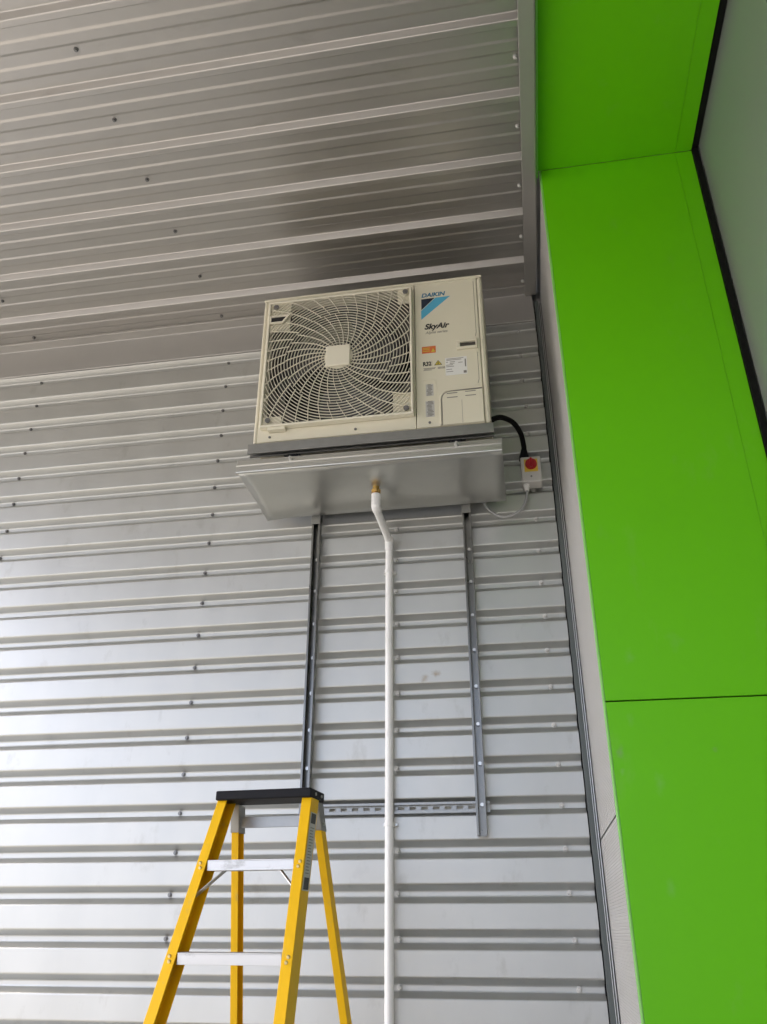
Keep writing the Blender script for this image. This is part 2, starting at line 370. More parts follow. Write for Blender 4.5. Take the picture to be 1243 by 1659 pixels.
# ------------------------------------------------------------------ mounting frame (channels bolted to the wall)
fr = thing('mounting_frame', 'galvanised channel frame bolted to the ribbed wall carrying the outdoor unit', 'bracket', (-0.585, -0.036, 1.85))
def fput(o): o.location = (0.585, 0.036, -1.85); return o
def channel_prof(w, d, t=0.0025, lip=0.0085, lipd=0.008):
    h = w/2      # opening towards -v ; (u,v)
    return [(-h, 0), (-h, -d), (-h+lip, -d), (-h+lip, -d+lipd), (-h+lip-t, -d+lipd), (-h+lip-t, -d+t), (-h+t, -d+t), (-h+t, -t),
            (h-t, -t), (h-t, -d+t), (h-lip+t, -d+t), (h-lip+t, -d+lipd), (h-lip, -d+lipd), (h-lip, -d), (h, -d), (h, 0)]
def channel_v(x, y0, z0, z1, w=0.041, d=0.041):
    bm = bmesh.new(); pr = channel_prof(w, d)
    loft(bm, [[(x+u, y0+v, z) for u, v in pr] for z in (z0, z1)])
    return bm
RX = (-0.961, -0.2075)
for x, zb in zip(RX, (1.84, 1.853)):
    rail = fput(link('vertical_rail', channel_v(x, -0.0585, zb, 3.70), M['strut'], fr))
# bolts in the rails, one at every second valley
bm = bmesh.new(); cyl(bm, (0, 0, 0), (0, -0.012, 0), 0.0095, 0.008, n=10)
bo = link('bolt', bm, M['bolt'], fr); bo.location = (RX[0]+0.585, -0.061+0.036, Z0+4*P-1.85)
pl = []
for x in RX:
    for k in (3, 4, 5, 6, 7, 8, 9, 10):
        if not (x == RX[0] and k == 4): pl.append((x+0.004+0.585, -0.061+0.036, Z0+k*P-1.85))
copies(bo, pl, fr)
# slotted cross rail
bm = bmesh.new(); hz0, hz1 = 1.948, 1.992; x0, x1 = -0.985, -0.172; yb = -0.0355
def hb(a, b, c, d, e, f): box(bm, a, b, c, d, e, f)
hb(x0, x1, yb-0.0215, yb, hz0, hz0+0.0025); hb(x0, x1, yb-0.0215, yb, hz1-0.0025, hz1)
hb(x0, x1, yb-0.0215, yb-0.019, hz0+0.0026, hz0+0.0095); hb(x0, x1, yb-0.0215, yb-0.019, hz1-0.0095, hz1-0.0026)
hb(x0, x1, yb-0.0025, yb, hz0+0.0026, hz0+0.0155); hb(x0, x1, yb-0.0025, yb, hz1-0.0155, hz1-0.0026)
x = x0
while x < x1:
    hb(x, min(x+0.022, x1), yb-0.0025, yb, hz0+0.0156, hz1-0.0156); x += 0.050
fput(link('cross_rail', bm, M['galv'], fr))
# cantilever arms with back plates and black end caps
for x in RX:
    bm = bmesh.new(); pr = channel_prof(0.041, 0.041)
    loft(bm, [[(x+u, yy, 3.414-vv*1.0) for u, vv in [(a, -b-0.0) for a, b in [(p[0], -p[1]) for p in pr]]] for yy in (-0.1055, -0.560)])
    fput(link('cantilever_arm', bm, M['strut'], fr))
    fput(link('back_plate', B(x-0.023, x+0.023, -0.1050, -0.0998, 3.325, 3.52), M['galv'], fr, bevel=0.0015))
    fput(link('end_cap', B(x-0.024, x+0.024, -0.572, -0.5602, 3.408, 3.4565), M['blackp'], fr, bevel=0.003))
# bars across the arms, open side down
for y0, y1, xa, xb in ((-0.601, -0.560, -1.168, -0.040), (-0.235, -0.194, -1.168, -0.040)):
    bm = bmesh.new(); pr = channel_prof(0.041, 0.050); yc = (y0+y1)/2
    loft(bm, [[(x, yc+u, 3.508+v) for u, v in pr] for x in (xa, xb)])
    fput(link('mounting_bar', bm, M['galv'], fr, bevel=0.0008))

# ------------------------------------------------------------------ drip tray
tr = thing('drip_tray', 'galvanised sheet drip tray hung under the outdoor unit with centre drain', 'tray', (-0.61, -0.35, 3.37))
def tput(o): o.location = (0.61, 0.35, -3.37); return o
TX0, TX1, TF, TB, TZ = -1.212, -0.011, -0.582, -0.108, 3.37
DX, DY = -0.606, -0.375
bm = bmesh.new()
nu, nv = 24, 12
def tz(x, y):
    u = abs((x-DX)/(TX1-DX)); vv = (y-DY)/((TB-DY) if y > DY else (DY-TF)); t = max(u, abs(vv))
    sag = -0.010*(max(0, (-1.0-x)/0.21)**2)*max(0, (y+0.35)/0.24)
    return TZ-0.016*(1-min(1, t))+sag
vv = [[bm.verts.new((TX0+(TX1-TX0)*i/nu, TF+(TB-TF)*j/nv, tz(TX0+(TX1-TX0)*i/nu, TF+(TB-TF)*j/nv))) for j in range(nv+1)] for i in range(nu+1)]
for i in range(nu):
    for j in range(nv): bm.faces.new((vv[i][j], vv[i+1][j], vv[i+1][j+1], vv[i][j+1]))
for f in bm.faces: f.smooth = True
o = tput(link('tray_bottom', bm, M['tray'], tr)); md = o.modifiers.new('thick', 'SOLIDIFY'); md.thickness = 0.0012; md.offset = 1
bm = bmesh.new()
lp = [(TF+0.003, TZ-0.003), (TF-0.0095, TZ-0.003), (TF-0.0105, TZ+0.001), (TF-0.0095, TZ+0.030), (TF-0.0125, TZ+0.034), (TF-0.0085, TZ+0.060), (TF-0.003, TZ+0.061), (TF-0.002, TZ+0.050), (TF-0.002, TZ+0.028), (TF+0.003, TZ+0.004)]
loft(bm, [[(x, a, b) for a, b in lp] for x in (TX0-0.006, TX1+0.001)])
tput(link('front_lip', bm, M['tray'], tr, bevel=0.0008))
for x0, x1 in ((TX0-0.0012, TX0+0.0006), (TX1-0.0006, TX1+0.0012)):
    bm = bmesh.new()
    loft(bm, [[(x, TF-0.003, TZ), (x, TB, TZ+0.001), (x, TB, TZ+0.030), (x, TF-0.013, TZ+0.058)] for x in (x0, x1)])
    tput(link('side_lip', bm, M['tray'], tr))
bm = bmesh.new(); cyl(bm, (0, 0.004, 0), (0, -0.002, 0), 0.012, n=12); cyl(bm, (0, -0.002, 0), (0, -0.009, 0), 0.0095, n=6); cyl(bm, (0, -0.009, 0), (0, -0.018, 0), 0.005, n=8)
bolt = link('bolt', bm, M['bolt'], tr); bolt.location = (RX[0]+0.61, TF-0.013+0.35, TZ+0.046-3.37)
copies(bolt, [(RX[1]+0.61, TF-0.013+0.35, TZ+0.046-3.37)], tr)
bm = bmesh.new(); cyl(bm, (0, 0, 0), (0, -0.004, 0), 0.006, n=8)

# ------------------------------------------------------------------ drain pipe
dp = thing('drain_pipe', 'white plastic drain pipe running down the ribbed wall from the drip tray', 'pipe', (-0.594, -0.068, 0))
def dput(o): o.location = (0.594, 0.068, 0); return o
PX, PY = -0.594, -0.070
bm = bmesh.new(); cyl(bm, (DX, DY, 3.357), (DX, DY, 3.338), 0.016, n=16); cyl(bm, (DX, DY, 3.338), (DX, DY, 3.322), 0.0245, n=6); cyl(bm, (DX, DY, 3.322), (DX, DY, 3.312), 0.015, n=16)
dput(link('brass_nut', bm, M['brass'], dp, bevel=0.001))
bm = bmesh.new(); tube(bm, catmull([(DX, DY, 3.316), (DX, DY, 3.27), (DX, DY+0.002, 3.252), (DX+0.002, DY+0.02, 3.243)], 6), 0.0215, 20)
dput(link('elbow', bm, M['pvc'], dp, smooth=True))
bm = bmesh.new(); tube(bm, [(DX+0.001, DY+0.012, 3.245), (PX-0.001, PY-0.012, 3.222)], 0.0183, 20)
dput(link('pipe_length', bm, M['pvc'], dp, smooth=True))
bm = bmesh.new(); tube(bm, catmull([(PX, PY-0.03, 3.225), (PX, PY-0.004, 3.219), (PX, PY, 3.205), (PX, PY, 3.165)], 6), 0.0212, 20)
dput(link('elbow', bm, M['pvc'], dp, smooth=True))
bm = bmesh.new(); cyl(bm, (PX, PY, 3.17), (PX-0.004, PY, 0.02), 0.0183, n=24)
dput(link('pipe_length', bm, M['pvc'], dp, smooth=True))
for zc in (3.055, 1.905, 0.75):
    bm = bmesh.new(); cyl(bm, (PX-0.001, PY, zc-0.0075), (PX-0.001, PY, zc+0.0075), 0.0212, n=24)
    box(bm, PX-0.030, PX+0.030, -0.050, -0.0355, zc-0.0065, zc+0.0065)
    c = dput(link('pipe_clip', bm, M['pvc'], dp, bevel=0.001))
    for sx in (-0.0265, 0.0265):
        bm = bmesh.new(); cyl(bm, (PX+sx, -0.050, zc), (PX+sx, -0.0555, zc), 0.005, n=8)
        dput(link('clip_screw', bm, M['bolt'], c)).location = (0, 0, 0)

# ------------------------------------------------------------------ isolator switch and its cables
sw = thing('isolator_switch', 'light grey rotary isolator box with red knob on ribbed wall', 'switch', (0.122, -0.035, 3.535))
def sput(o): o.location = (-0.122, 0.035, -3.535); return o
sput(link('enclosure', B(0.073, 0.171, -0.112, -0.0352, 3.464, 3.606), M['swbox'], sw, bevel=0.006))
sput(link('yellow_plate', B(0.090, 0.155, -0.1145, -0.1125, 3.519, 3.590), M['yellow'], sw, bevel=0.0006))
bm = bmesh.new(); cyl(bm, (0.123, -0.1147, 3.559), (0.123, -0.130, 3.559), 0.0295, 0.027, n=28)
kn = sput(link('red_knob', bm, M['red'], sw, bevel=0.002))
link('knob_grip', B(0.1175, 0.1285, -0.144, -0.1302, 3.534, 3.584), M['red'], kn, bevel=0.003)
bm = bmesh.new(); cyl(bm, (0.120, -0.1122, 3.493), (0.120, -0.1145, 3.493), 0.005, n=10)
sput(link('cover_screw', bm, M['screw'], sw))
bm = bmesh.new(); cyl(bm, (0.093, -0.082, 3.4638), (0.093, -0.082, 3.452), 0.017, n=8); cyl(bm, (0.093, -0.082, 3.452), (0.093, -0.082, 3.430), 0.0145, 0.011, n=16)
sput(link('cable_gland', bm, M['white'], sw, bevel=0.001))
bm = bmesh.new(); cyl(bm, (0.093, -0.078, 3.606), (0.094, -0.078, 3.630), 0.026, 0.024, n=12); cyl(bm, (0.094, -0.078, 3.630), (0.096, -0.079, 3.668), 0.022, 0.0145, n=16)
sput(link('conduit_gland', bm, M['blackp'], sw))

cn = thing('conduit', 'black flexible conduit arching from the outdoor unit to the isolator box', 'conduit', (-0.04, -0.35, 3.69))
pts = catmull([(-0.056, -0.36, 3.672), (-0.040, -0.35, 3.690), (-0.003, -0.30, 3.727), (0.050, -0.22, 3.745), (0.084, -0.15, 3.724), (0.096, -0.095, 3.684), (0.096, -0.080, 3.655)], 22)
bm = bmesh.new(); tube(bm, pts, 0.012, 12, rfun=lambda i: 0.0125+(0.0011 if i % 2 else 0))
link('flexible_tube', bm, M['black'], cn).location = (0.04, 0.35, -3.69)
cb = thing('cable', 'thin grey cable looping from under the isolator box behind the drip tray', 'cable', (0.093, -0.08, 3.43))
bm = bmesh.new(); tube(bm, catmull([(0.093, -0.082, 3.436), (0.092, -0.081, 3.41), (0.086, -0.08, 3.385), (0.064, -0.08, 3.340), (0.022, -0.078, 3.308), (-0.027, -0.07, 3.302), (-0.073, -0.07, 3.324), (-0.112, -0.068, 3.370), (-0.125, -0.06, 3.44), (-0.128, -0.05, 3.50)], 8), 0.0068, 10)
link('cable_sheath', bm, M['cablegrey'], cb, smooth=True).location = (-0.093, 0.08, -3.43)

# ------------------------------------------------------------------ outdoor unit
AX, AY, AZ, AW, AH, AD = -1.152, -0.583, 3.512, 1.10, 0.873, 0.40
ac = thing('outdoor_unit', 'ivory air conditioner outdoor unit with swirl fan grille mounted high under the canopy', 'air conditioner', (AX, AY, AZ))
# local: x right 0..AW, y back 0..AD, z up 0..AH
link('side_cover', B(-0.001, 0.0178, -0.0008, AD, 0.012, AH-0.014), M['ivory'], ac, bevel=0.009)
link('side_cover', B(AW-0.024, AW+0.001, -0.0004, AD, 0.012, AH-0.014), M['ivory'], ac, bevel=0.011)
link('top_cover', B(-0.003, AW+0.003, -0.004, AD, AH-0.0135, AH), M['ivory'], ac, bevel=0.005)
link('base_pan', B(0.0, AW, 0.004, AD, 0.0, 0.0115), M['ivory'], ac, bevel=0.002)
link('coil', B(0.02, AW-0.02, AD-0.03, AD-0.005, 0.013, AH-0.015), M['cavity'], ac)
link('partition', B(0.775, 0.785, 0.02, AD-0.03, 0.013, AH-0.015), M['cavity'], ac)
FX, FZ, FR = 0.402, 0.440, 0.361
# front panel with the round fan opening
bm = bmesh.new(); n = 96
X0, X1, Zb, Zt = 0.0183, 0.7675, 0.012, AH-0.014
def rectpt(a):
    c, s = math.cos(a), math.sin(a)
    tx = ((X1-FX) if c > 0 else (X0-FX))/c if abs(c) > 1e-9 else 1e9
    tzz = ((Zt-FZ) if s > 0 else (Zb-FZ))/s if abs(s) > 1e-9 else 1e9
    t = min(tx, tzz); return FX+c*t, FZ+s*t
angs = sorted([2*math.pi*i/n for i in range(n)]+[math.atan2(zz-FZ, xx-FX) % (2*math.pi) for xx in (X0, X1) for zz in (Zb, Zt)])

def sup(a):
    c, q = math.cos(a), math.sin(a); e = 9.0
    ax = 0.350 if c > 0 else 0.356; az = 0.372 if q > 0 else 0.357
    k = (abs(c/ax)**e+abs(q/az)**e)**(-1/e); return FX+c*k, FZ+q*k
inn = [sup(a) for a in angs]; out = [rectpt(a) for a in angs]
vo = [bm.verts.new((x, 0, z)) for x, z in out]; vi = [bm.verts.new((x, 0, z)) for x, z in inn]
vb = [bm.verts.new((x, 0.030, z)) for x, z in inn]; vr = [bm.verts.new((x, 0.03, z)) for x, z in out]
FR = 0.345
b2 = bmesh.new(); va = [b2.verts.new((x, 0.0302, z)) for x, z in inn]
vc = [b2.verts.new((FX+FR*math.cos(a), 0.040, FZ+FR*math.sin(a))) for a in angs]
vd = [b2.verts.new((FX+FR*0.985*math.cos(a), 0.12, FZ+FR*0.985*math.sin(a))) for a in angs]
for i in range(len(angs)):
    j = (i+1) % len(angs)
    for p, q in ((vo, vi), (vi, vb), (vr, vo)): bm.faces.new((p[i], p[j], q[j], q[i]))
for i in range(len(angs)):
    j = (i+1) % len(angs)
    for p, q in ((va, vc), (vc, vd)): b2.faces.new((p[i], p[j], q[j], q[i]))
link('fan_shroud', b2, M['recess_shade'], ac)
link('front_panel', bm, M['ivory'], ac, bevel=0.004)
link('service_panel', B(0.7705, AW-0.0243, -0.0005, 0.03, 0.012, AH-0.014), M['ivory'], ac, bevel=0.0025)
# fan
fan = bmesh.new(); cyl(fan, (FX, 0.06, FZ), (FX, 0.15, FZ), 0.075, 0.085, n=32)
fo = link('fan_hub', fan, M['fan'], ac, bevel=0.004)
for k in range(3):
    bm = bmesh.new(); a0 = R(20+120*k); fr_, bk = [], []
    NR, NA = 8, 10
    grid = []
    for i in range(NR+1):
        r = 0.078+(0.335-0.078)*i/NR; sweep = R(35)*(i/NR)**1.4; wdt = R(84)-R(10)*i/NR
        grid.append([bm.verts.new((FX+r*math.cos(a0+sweep+wdt*(j/NA-0.5)), 0.125-0.085*(j/NA)+0.02*math.sin(math.pi*j/NA), FZ+r*math.sin(a0+sweep+wdt*(j/NA-0.5)))) for j in range(NA+1)])
    for i in range(NR):
        for j in range(NA): bm.faces.new((grid[i][j], grid[i+1][j], grid[i+1][j+1], grid[i][j+1]))
    for f in bm.faces: f.smooth = True
    b = link('fan_blade', bm, M['fan'], fo); md = b.modifiers.new('thick', 'SOLIDIFY'); md.thickness = 0.004
# fan grille ------------------------------------------------------
GX0, GX1_, GZ0, GZ1 = 0.036, 0.760, 0.074, 0.822
gr = bmesh.new()
fw_ = 0.011
for a in ((GX0, GX1_, -0.036, -0.0005, GZ0, GZ0+fw_), (GX0, GX1_, -0.036, -0.0005, GZ1-fw_, GZ1), (GX0, GX0+fw_, -0.036, -0.0005, GZ0+fw_, GZ1-fw_), (GX1_-fw_, GX1_, -0.036, -0.0005, GZ0+fw_, GZ1-fw_)):
    box(gr, *a)
grille = link('fan_grille', gr, M['ivoryp'], ac, bevel=0.004)
IX0, IX1, IZ0, IZ1 = GX0+fw_-0.001, GX1_-fw_+0.001, GZ0+fw_-0.001, GZ1-fw_+0.001
def inside(x, z):
    if x < IX0 or x > IX1 or z < IZ0 or z > IZ1: return False
    if x < 0.149 and 0.683 < z < 0.729: return False
    return True
def rib(bm, path, wd, y0, y1):
    """flat bar of in-plane width wd following path [(x,z)]"""
    if len(path) < 2: return
    rings = []
    for i, (x, z) in enumerate(path):
        x2, z2 = path[min(i+1, len(path)-1)]; x1, z1 = path[max(i-1, 0)]
        d = Vector((x2-x1, z2-z1)); d.normalize(); nx, nz = -d.y*wd/2, d.x*wd/2
        rings.append([(x+nx, y0, z+nz), (x+nx, y1, z+nz), (x-nx, y1, z-nz), (x-nx, y0, z-nz)])
    loft(bm, rings, True, True)
ringn = 0
r = 0.082
while r < 0.53:
    seg = []; NN = 120; runs = []
    flags = [inside(FX+r*math.cos(2*math.pi*i/NN), FZ+r*math.sin(2*math.pi*i/NN)) for i in range(NN)]
    if all(flags):
        runs = [list(range(NN+1))]
    elif any(flags):
        st = next(i for i in range(NN) if not flags[i]); cur = []
        for q in range(st, st+NN+1):
            if flags[q % NN]: cur.append(q)
            else:
                if len(cur) > 1: runs.append(cur)
                cur = []
    for rn in runs:
        bm = bmesh.new()
        rib(bm, [(FX+r*math.cos(2*math.pi*q/NN), FZ+r*math.sin(2*math.pi*q/NN)) for q in rn], 0.0026, -0.032, -0.0268)
        link('ring_wire', bm, M['ivoryp'], grille)
    r += 0.0155
def spoke(r0, r1, a0, tw, a_ref):
    path = []
    for i in range(41):
        rr = r0+(r1-r0)*i/40; a = a0+tw*(math.sqrt(rr/0.40))
        x, z = FX+rr*math.cos(a), FZ+rr*math.sin(a)
        if not inside(x, z): break
        path.append((x, z))
    return path
for k in range(30):
    bm = bmesh.new(); rib(bm, spoke(0.068, 0.262, 2*math.pi*k/30, R(58), 0), 0.0025, -0.0345, -0.0280); link('spoke_wire', bm, M['ivoryp'], grille)
for k in range(36):
    pth = spoke(0.262, 0.53, 2*math.pi*(k+0.3)/36, R(58), 0)
    if len(pth) > 2:
        bm = bmesh.new(); rib(bm, pth, 0.0025, -0.0345, -0.0280); link('spoke_wire', bm, M['ivoryp'], grille)
hub = link('grille_hub', B(FX-0.060, FX+0.060, -0.044, -0.026, FZ-0.060, FZ+0.060), M['ivoryp'], grille, bevel=0.006)
bm = bmesh.new(); cyl(bm, (FX, -0.030, FZ), (FX, -0.024, FZ), 0.070, n=32); link('hub_ring', bm, M['ivoryp'], grille)
# corner backing plate, handle pocket and corner screws
link('corner_plate', B(IX0, 0.148, -0.020, -0.016, 0.640, IZ1), M['ivory'], grille)
link('corner_plate', B(IX0, 0.135, -0.020, -0.016, IZ0, 0.135), M['ivory'], grille)
link('corner_plate', B(0.665, IX1, -0.020, -0.016, IZ0, 0.20), M['ivory'], grille)
link('corner_plate', B(0.69, IX1, -0.020, -0.016, 0.73, IZ1), M['ivory'], grille)
bm = bmesh.new()
fp = [(0.048, 0.730), (0.150, 0.730), (0.116, 0.682), (0.048, 0.682)]; ip = [(0.054, 0.722), (0.134, 0.722), (0.111, 0.690), (0.054, 0.690)]
for i in range(4):
    j = (i+1) % 4
    a = [(x, -0.038, z) for x, z in (fp[i], fp[j], ip[j], ip[i])]; b = [(x, -0.030, z) for x, z in (fp[i], fp[j], ip[j], ip[i])]
    loft(bm, [a, b])
hd = link('handle_frame', bm, M['ivoryp'], grille)
bm = bmesh.new(); loft(bm, [[(x, yy, z) for x, z in ip] for yy in (-0.0315, -0.0295)]); link('handle_pocket_shade', bm, M['cavity'], grille)  # near-black plate stands for the shade in the pocket
bm = bmesh.new(); cyl(bm, (0, 0, 0), (0, -0.006, 0), 0.013, n=16); cyl(bm, (0, -0.006, 0), (0, -0.008, 0), 0.007, n=10)
gsr = link('corner_screw', bm, M['screw'], grille); gsr.location = (0.076, -0.033, 0.786)
copies(gsr, [(0.730, -0.033, 0.790), (0.076, -0.033, 0.108), (0.727, -0.033, 0.104)], grille)
link('grille_clip', B(0.075, 0.16, -0.030, -0.001, 0.058, 0.0735), M['ivory'], ac, bevel=0.003)
bm = bmesh.new(); cyl(bm, (0, 0, 0), (0, -0.0035, 0), 0.0062, n=10)
ps = link('panel_screw', bm, M['screw'], ac); ps.location = (0.176, -0.0002, 0.845)
copies(ps, [(0.740, -0.0002, 0.842), (0.080, -0.0002, 0.036), (0.487, -0.0002, 0.038), (0.829, -0.0007, 0.036), (0.928, -0.0007, 0.034)], ac)
# service panel relief: embossed grooves, handle, cable cover, slots
def groove(pts, wd=0.005, m='inkgrove', dep=0.0016):
    bm = bmesh.new(); rib(bm, pts, wd, -0.0005-dep, 0.002); return link('embossed_line', bm, M['ivory'], ac, bevel=0.0006)
groove([(0.786, 0.842), (1.058, 0.848)]); groove([(1.058, 0.836), (1.058, 0.520), (1.053, 0.500), (1.046, 0.488)])
groove([(1.052, 0.418), (1.058, 0.400), (1.058, 0.250), (1.053, 0.232), (1.044, 0.220)])
link('cable_cover', B(0.8885, 1.075, -0.007, -0.0008, 0.0135, 0.1925), M['ivory'], ac, bevel=0.005)
bm = bmesh.new(); rib(bm, [(0.880, 0.014), (0.880, 0.150), (0.884, 0.172), (0.894, 0.188), (0.908, 0.197), (0.93, 0.200), (1.074, 0.203)], 0.008, -0.0095, 0.001)
link('cover_rim', bm, M['ivory'], ac, bevel=0.002)
bm = bmesh.new(); rib(bm, [(0.8865, 0.014), (0.8865, 0.150), (0.890, 0.168), (0.898, 0.181), (0.911, 0.189), (0.93, 0.1935), (1.074, 0.1965)], 0.0035, -0.0078, -0.003)
link('cover_seam_shadow', bm, M['inkgrey'], ac)  # grey strip painted in for the shadow line along the rim gap
link('cover_seam_shadow', B(0.9775, 0.979, -0.0078, -0.0072, 0.016, 0.14), M['inkgrey'], ac)
for x0, x1, z in ((0.911, 0.960, 0.181), (0.911, 0.960, 0.158), (0.995, 1.043, 0.183), (0.995, 1.043, 0.160)):
    link('vent_slot', B(x0, x1, -0.0085, -0.0071, z-0.0022, z+0.0022), M['inkgrey'], ac, bevel=0.0006)
bm = bmesh.new()
for a in ((0.966, 1.063, 0.464, 0.480), (0.966, 1.063, 0.424, 0.4365), (0.966, 0.982, 0.4367, 0.4638), (1.0555, 1.063, 0.4367, 0.4638)):
    box(bm, a[0], a[1], -0.016, -0.0007, a[2], a[3])
hdl = link('side_handle', bm, M['ivory'], ac, bevel=0.003)
link('handle_pocket_shade', B(0.9822, 1.0553, -0.0016, -0.0007, 0.4367, 0.4638), M['recess_shade'], hdl)  # dark back plate: shade of the handle recess painted in
bm = bmesh.new(); rib(bm, [(1.0612, 0.838), (1.0612, 0.52), (1.056, 0.498)], 0.0022, -0.0012, 0.001); link('panel_seam', bm, M['inkgrey'], ac)
bm = bmesh.new(); rib(bm, [(1.0612, 0.405), (1.0612, 0.25), (1.056, 0.228)], 0.0022, -0.0012, 0.001); link('panel_seam', bm, M['inkgrey'], ac)
# printing and stickers
text_mesh('logo_lettering', 'DAIKIN', 0.0335, M['blue'], ac, (0.804, -0.0011, 0.7705), shear=0.22, bold=0.0012, sx=1.02)
def flat(name, pts, m, y=-0.0010, par=ac):
    bm = bmesh.new(); loft(bm, [[(x, yy, z) for x, z in pts] for yy in (y, y+0.0004)]); return link(name, bm, M[m], par)
flat('logo_triangle', [(0.8035, 0.759), (0.870, 0.7605), (0.8035, 0.692)], 'navy')
flat('logo_band', [(0.874, 0.7605), (0.946, 0.7615), (0.802, 0.632), (0.802, 0.686)], 'cyan')
text_mesh('series_lettering', 'SkyAir', 0.044, M['ink'], ac, (0.815, -0.0011, 0.570), shear=0.3, bold=0.0015, sx=0.98)
text_mesh('series_subtitle', 'Alpha series', 0.0225, M['inkgrey'], ac, (0.820, -0.0011, 0.541), shear=0.3, sx=0.95)
so = flat('orange_sticker', [(0.801, 0.426), (0.867, 0.426), (0.867, 0.466), (0.801, 0.466)], 'orange')
flat('sticker_mark', [(0.845, 0.432), (0.864, 0.432), (0.8545, 0.452)], 'yel2', -0.0015, so)
for z in (0.455, 0.447, 0.437): flat('sticker_line', [(0.805, z), (0.838, z), (0.838, z+0.003), (0.805, z+0.003)], 'yel2', -0.0015, so)
text_mesh('refrigerant_mark', 'R32', 0.031, M['ink'], ac, (0.804, -0.0011, 0.354), bold=0.0014, sx=0.80)
flat('mark_frame', [(0.846, 0.353), (0.8475, 0.353), (0.8475, 0.379), (0.846, 0.379)], 'inkgrey')
wt = flat('warning_triangle', [(0.857, 0.352), (0.895, 0.352), (0.876, 0.380)], 'ink')
flat('triangle_face', [(0.8615, 0.3545), (0.8905, 0.3545), (0.876, 0.3755)], 'yel2', -0.0015, wt)
flat('flame_mark', [(0.8735, 0.3575), (0.8785, 0.3575), (0.8775, 0.369), (0.8745, 0.369)], 'ink', -0.0019, wt)
for x0, x1, z in ((0.806, 0.864, 0.337), (0.810, 0.860, 0.332), (0.806, 0.845, 0.326)):
    flat('printed_line', [(x0, z), (x1, z), (x1, z+0.0028), (x0, z+0.0028)], 'inkgrey')
for i in range(6): flat('printed_mark', [(0.874+i*0.006, 0.329), (0.8775+i*0.006, 0.329), (0.8775+i*0.006, 0.341), (0.874+i*0.006, 0.341)], 'inkgrey')
wl = flat('rating_plate', [(0.909, 0.286), (1.010, 0.286), (1.010, 0.387), (0.909, 0.387)], 'white')
for z, x0, x1 in ((0.378, 0.915, 0.995), (0.371, 0.915, 0.985), (0.360, 0.913, 0.922), (0.360, 0.930, 0.955), (0.351, 0.930, 0.952), (0.353, 0.970, 0.990), (0.343, 0.913, 0.945), (0.334, 0.913, 0.95), (0.318, 0.913, 0.94), (0.305, 0.913, 0.945)):
    flat('rating_text', [(x0, z), (x1, z), (x1, z+0.0032), (x0, z+0.0032)], 'inkgrey', -0.0015, wl)
flat('rating_text', [(1.000, 0.328), (1.006, 0.328), (1.006, 0.372), (1.000, 0.372)], 'inkgrey', -0.0015, wl)
flat('rating_text', [(0.993, 0.292), (1.007, 0.292), (1.007, 0.306), (0.993, 0.306)], 'inkgrey', -0.0015, wl)
# recessed label strip at the lower left of the service panel
bm = bmesh.new(); rib(bm, [(0.799, 0.062), (0.799, 0.270), (0.862, 0.268), (0.862, 0.062)], 0.003, -0.0018, 0.001); link('label_frame', bm, M['ivory'], ac)
random.seed(3)
for (x0, x1, z0, z1) in ((0.818, 0.847, 0.185, 0.244), (0.815, 0.849, 0.070, 0.150)):
    z = z0
    lb = flat('instruction_label', [(x0-0.003, z0-0.003), (x1+0.003, z0-0.003), (x1+0.003, z1+0.003), (x0-0.003, z1+0.003)], 'label', -0.0009)
    while z < z1:
        a = x0+random.uniform(0, .008); b = x1-random.uniform(0, .010)
        flat('label_text', [(a, z), (b, z), (b, z+0.004), (a, z+0.004)], 'inkgrey', -0.0014, lb); z += 0.0072
link('bracket_foot', B(0.12, 0.20, -0.01, AD+0.01, -0.0036, -0.0006), M['screw'], ac)
link('bracket_foot', B(0.90, 0.98, -0.01, AD+0.01, -0.0036, -0.0006), M['screw'], ac)

# ------------------------------------------------------------------ step ladder
xc, yt, zt, lean, mt, phi = -0.815, -1.121, 1.868, 0.422, 0.066, -0.082
ld = thing('step_ladder', 'yellow fibreglass step ladder with black top cap and aluminium steps', 'ladder', (xc, yt, 0), phi)
Wt = 0.31
def fx(s, z): return s*(Wt/2+mt*(zt-z))
def fy(z): return -lean*(zt-z)
RW, RY0, RLEAN, RM = 0.29, 0.085, 0.362, 0.076
def rx(s, z): return s*(RW/2+RM*(zt-z))
def ry(z): return RY0+RLEAN*(zt-z)
def cchannel(X, Y, s, z0, z1, fl, dep, t, dirn=1):
    """C section: web on the outer side, flanges inward"""
    pr = [(0, 0), (-fl, 0), (-fl, t), (-t, t), (-t, dep-t), (-fl, dep-t), (-fl, dep), (0, dep)]
    bm = bmesh.new(); rings = []
    for z in (z0, z1): rings.append([(X(s, z)+s*u, Y(z)+v, z) for u, v in pr])
    loft(bm, rings); return bm
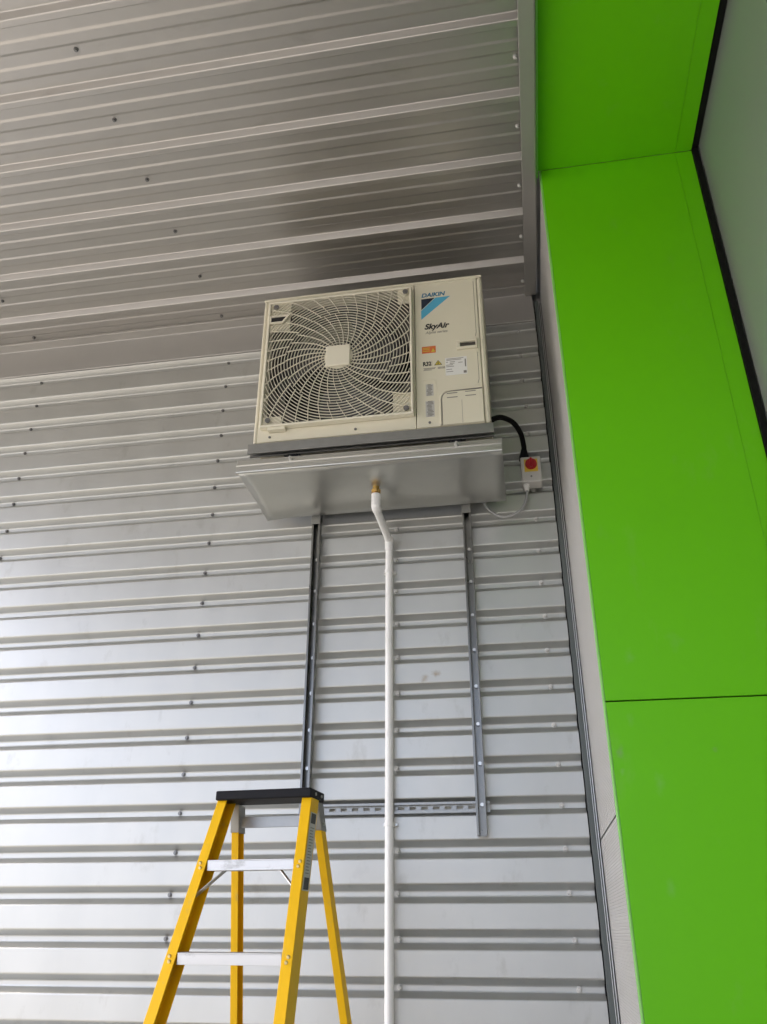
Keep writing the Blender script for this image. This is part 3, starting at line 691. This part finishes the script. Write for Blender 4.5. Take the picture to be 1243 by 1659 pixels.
for s in (-1, 1):
    o = link('front_rail', cchannel(fx, fy, s, 0.03, 1.885, 0.031, 0.072, 0.004), M['fibre'], ld, bevel=0.0012)
    link('rubber_foot', B(fx(s, 0)-0.022*(1 if s > 0 else 0)-0.014, fx(s, 0)+0.014+0.022*(0 if s > 0 else 1), fy(0)-0.012, fy(0)+0.085, 0.0, 0.05), M['black'], o, bevel=0.004)
    o = link('rear_rail', cchannel(rx, ry, s, 0.03, 1.862, 0.024, 0.046, 0.0035), M['fibre'], ld, bevel=0.001)
    link('rubber_foot', B(rx(s, 0)-0.03, rx(s, 0)+0.03, ry(0)-0.012, ry(0)+0.055, 0.0, 0.05), M['black'], o, bevel=0.004)
    # hinge plate at the top of each rear rail
    bm = bmesh.new()
    rings = [[(rx(s, z)+s*u, ry(z)+v, z) for u, v in ((0.003, -0.003), (-0.027, -0.003), (-0.027, 0.049), (0.003, 0.049))] for z in (1.785, 1.866)]
    loft(bm, rings)
    h = link('hinge_plate', bm, M['galv'], ld, bevel=0.002)
    bm = bmesh.new(); zz = 1.805; cyl(bm, (rx(s, zz)-s*0.034, ry(zz)+0.02, zz), (rx(s, zz)+s*0.008, ry(zz)+0.02, zz), 0.006, n=10); link('hinge_pin', bm, M['bolt'], h)
cap = link('top_cap', B(-0.1575, 0.1575, -0.014, 0.118, 1.867, 1.895), M['blackp'], ld, bevel=0.004)
for yy in (0.03, 0.085):
    bm = bmesh.new(); cyl(bm, (0.157, yy, 1.881), (0.1605, yy, 1.881), 0.005, n=10); link('cap_rivet', bm, M['bolt'], cap)
first = None
for i in range(7):
    z = 1.690-0.239*i
    wl_ = -fx(1, z)+0.031; wr_ = fx(1, z)-0.031
    bm = bmesh.new(); y0 = fy(z)+0.0005
    box(bm, wl_+0.0015, wr_-0.0015, y0, y0+0.003, z-0.029, z-0.0032)
    box(bm, wl_-0.024, wr_+0.024, y0+0.0045, y0+0.082, z-0.003, z)
    box(bm, wl_+0.0015, wr_-0.0015, y0, y0+0.0044, z-0.0031, z)
    box(bm, wl_-0.024, wr_+0.024, y0+0.079, y0+0.082, z-0.026, z-0.0031)
    for q in range(8): box(bm, wl_, wr_, y0+0.010+q*0.0085, y0+0.013+q*0.0085, z+0.0002, z+0.0012)
    stp = link('step', bm, M['alu'], ld, bevel=0.0008)
    for s in (-1, 1):
        for dz, dx in ((-0.008, 0.012), (-0.021, 0.016)):
            zz = z+dz
            bm = bmesh.new(); c0 = (fx(s, zz)-s*dx, fy(zz), zz)
            cyl(bm, c0, (c0[0], c0[1]-0.004, c0[2]-0.001), 0.0055, 0.004, n=10)
            link('rivet', bm, M['rivet'], stp)
        if i in (0, 6):
            zl = z-0.105
            a = Vector((fx(s, zl)-s*0.006, fy(zl)+0.035, zl)); b = Vector((fx(s, z)-s*0.105, fy(z)+0.035, z-0.005))
            bm = bmesh.new(); loft(bm, [[p+Vector((0, dy, dz)) for dy, dz in ((-0.012, 0), (0.012, 0), (0.012, 0.003), (-0.012, 0.003))] for p in (a, b)])
            link('diagonal_brace', bm, M['alu'], stp)
for z, hgt in ((1.815, 0.034), (1.02, 0.03), (0.62, 0.03), (0.25, 0.03)):
    link('rear_brace', B(rx(-1, z)+0.026, rx(1, z)-0.026, ry(z)+0.012, ry(z)+0.016, z-hgt/2, z+hgt/2), M['galv'], ld, bevel=0.001)
# instruction label on the outer web of the right front rail
def weblabel(z0, z1, y0, y1, m, par, e):
    bm = bmesh.new()
    loft(bm, [[(fx(1, z)+u, fy(z)+yy, z) for u, yy in ((0.0003, y0), (e, y0), (e, y1), (0.0003, y1))] for z in (z0, z1)])
    return link('label_sheet' if par is ld else 'label_print', bm, M[m], par)
lab = weblabel(1.605, 1.825, 0.010, 0.064, 'label', ld, 0.0008)
weblabel(1.792, 1.822, 0.018, 0.058, 'ink', lab, 0.0012); weblabel(1.608, 1.640, 0.018, 0.058, 'ink', lab, 0.0012)
random.seed(11)
z = 1.65
while z < 1.785:
    weblabel(z, z+0.003, 0.020, 0.056-random.uniform(0, .014), 'inkgrey', lab, 0.0012); z += 0.0085
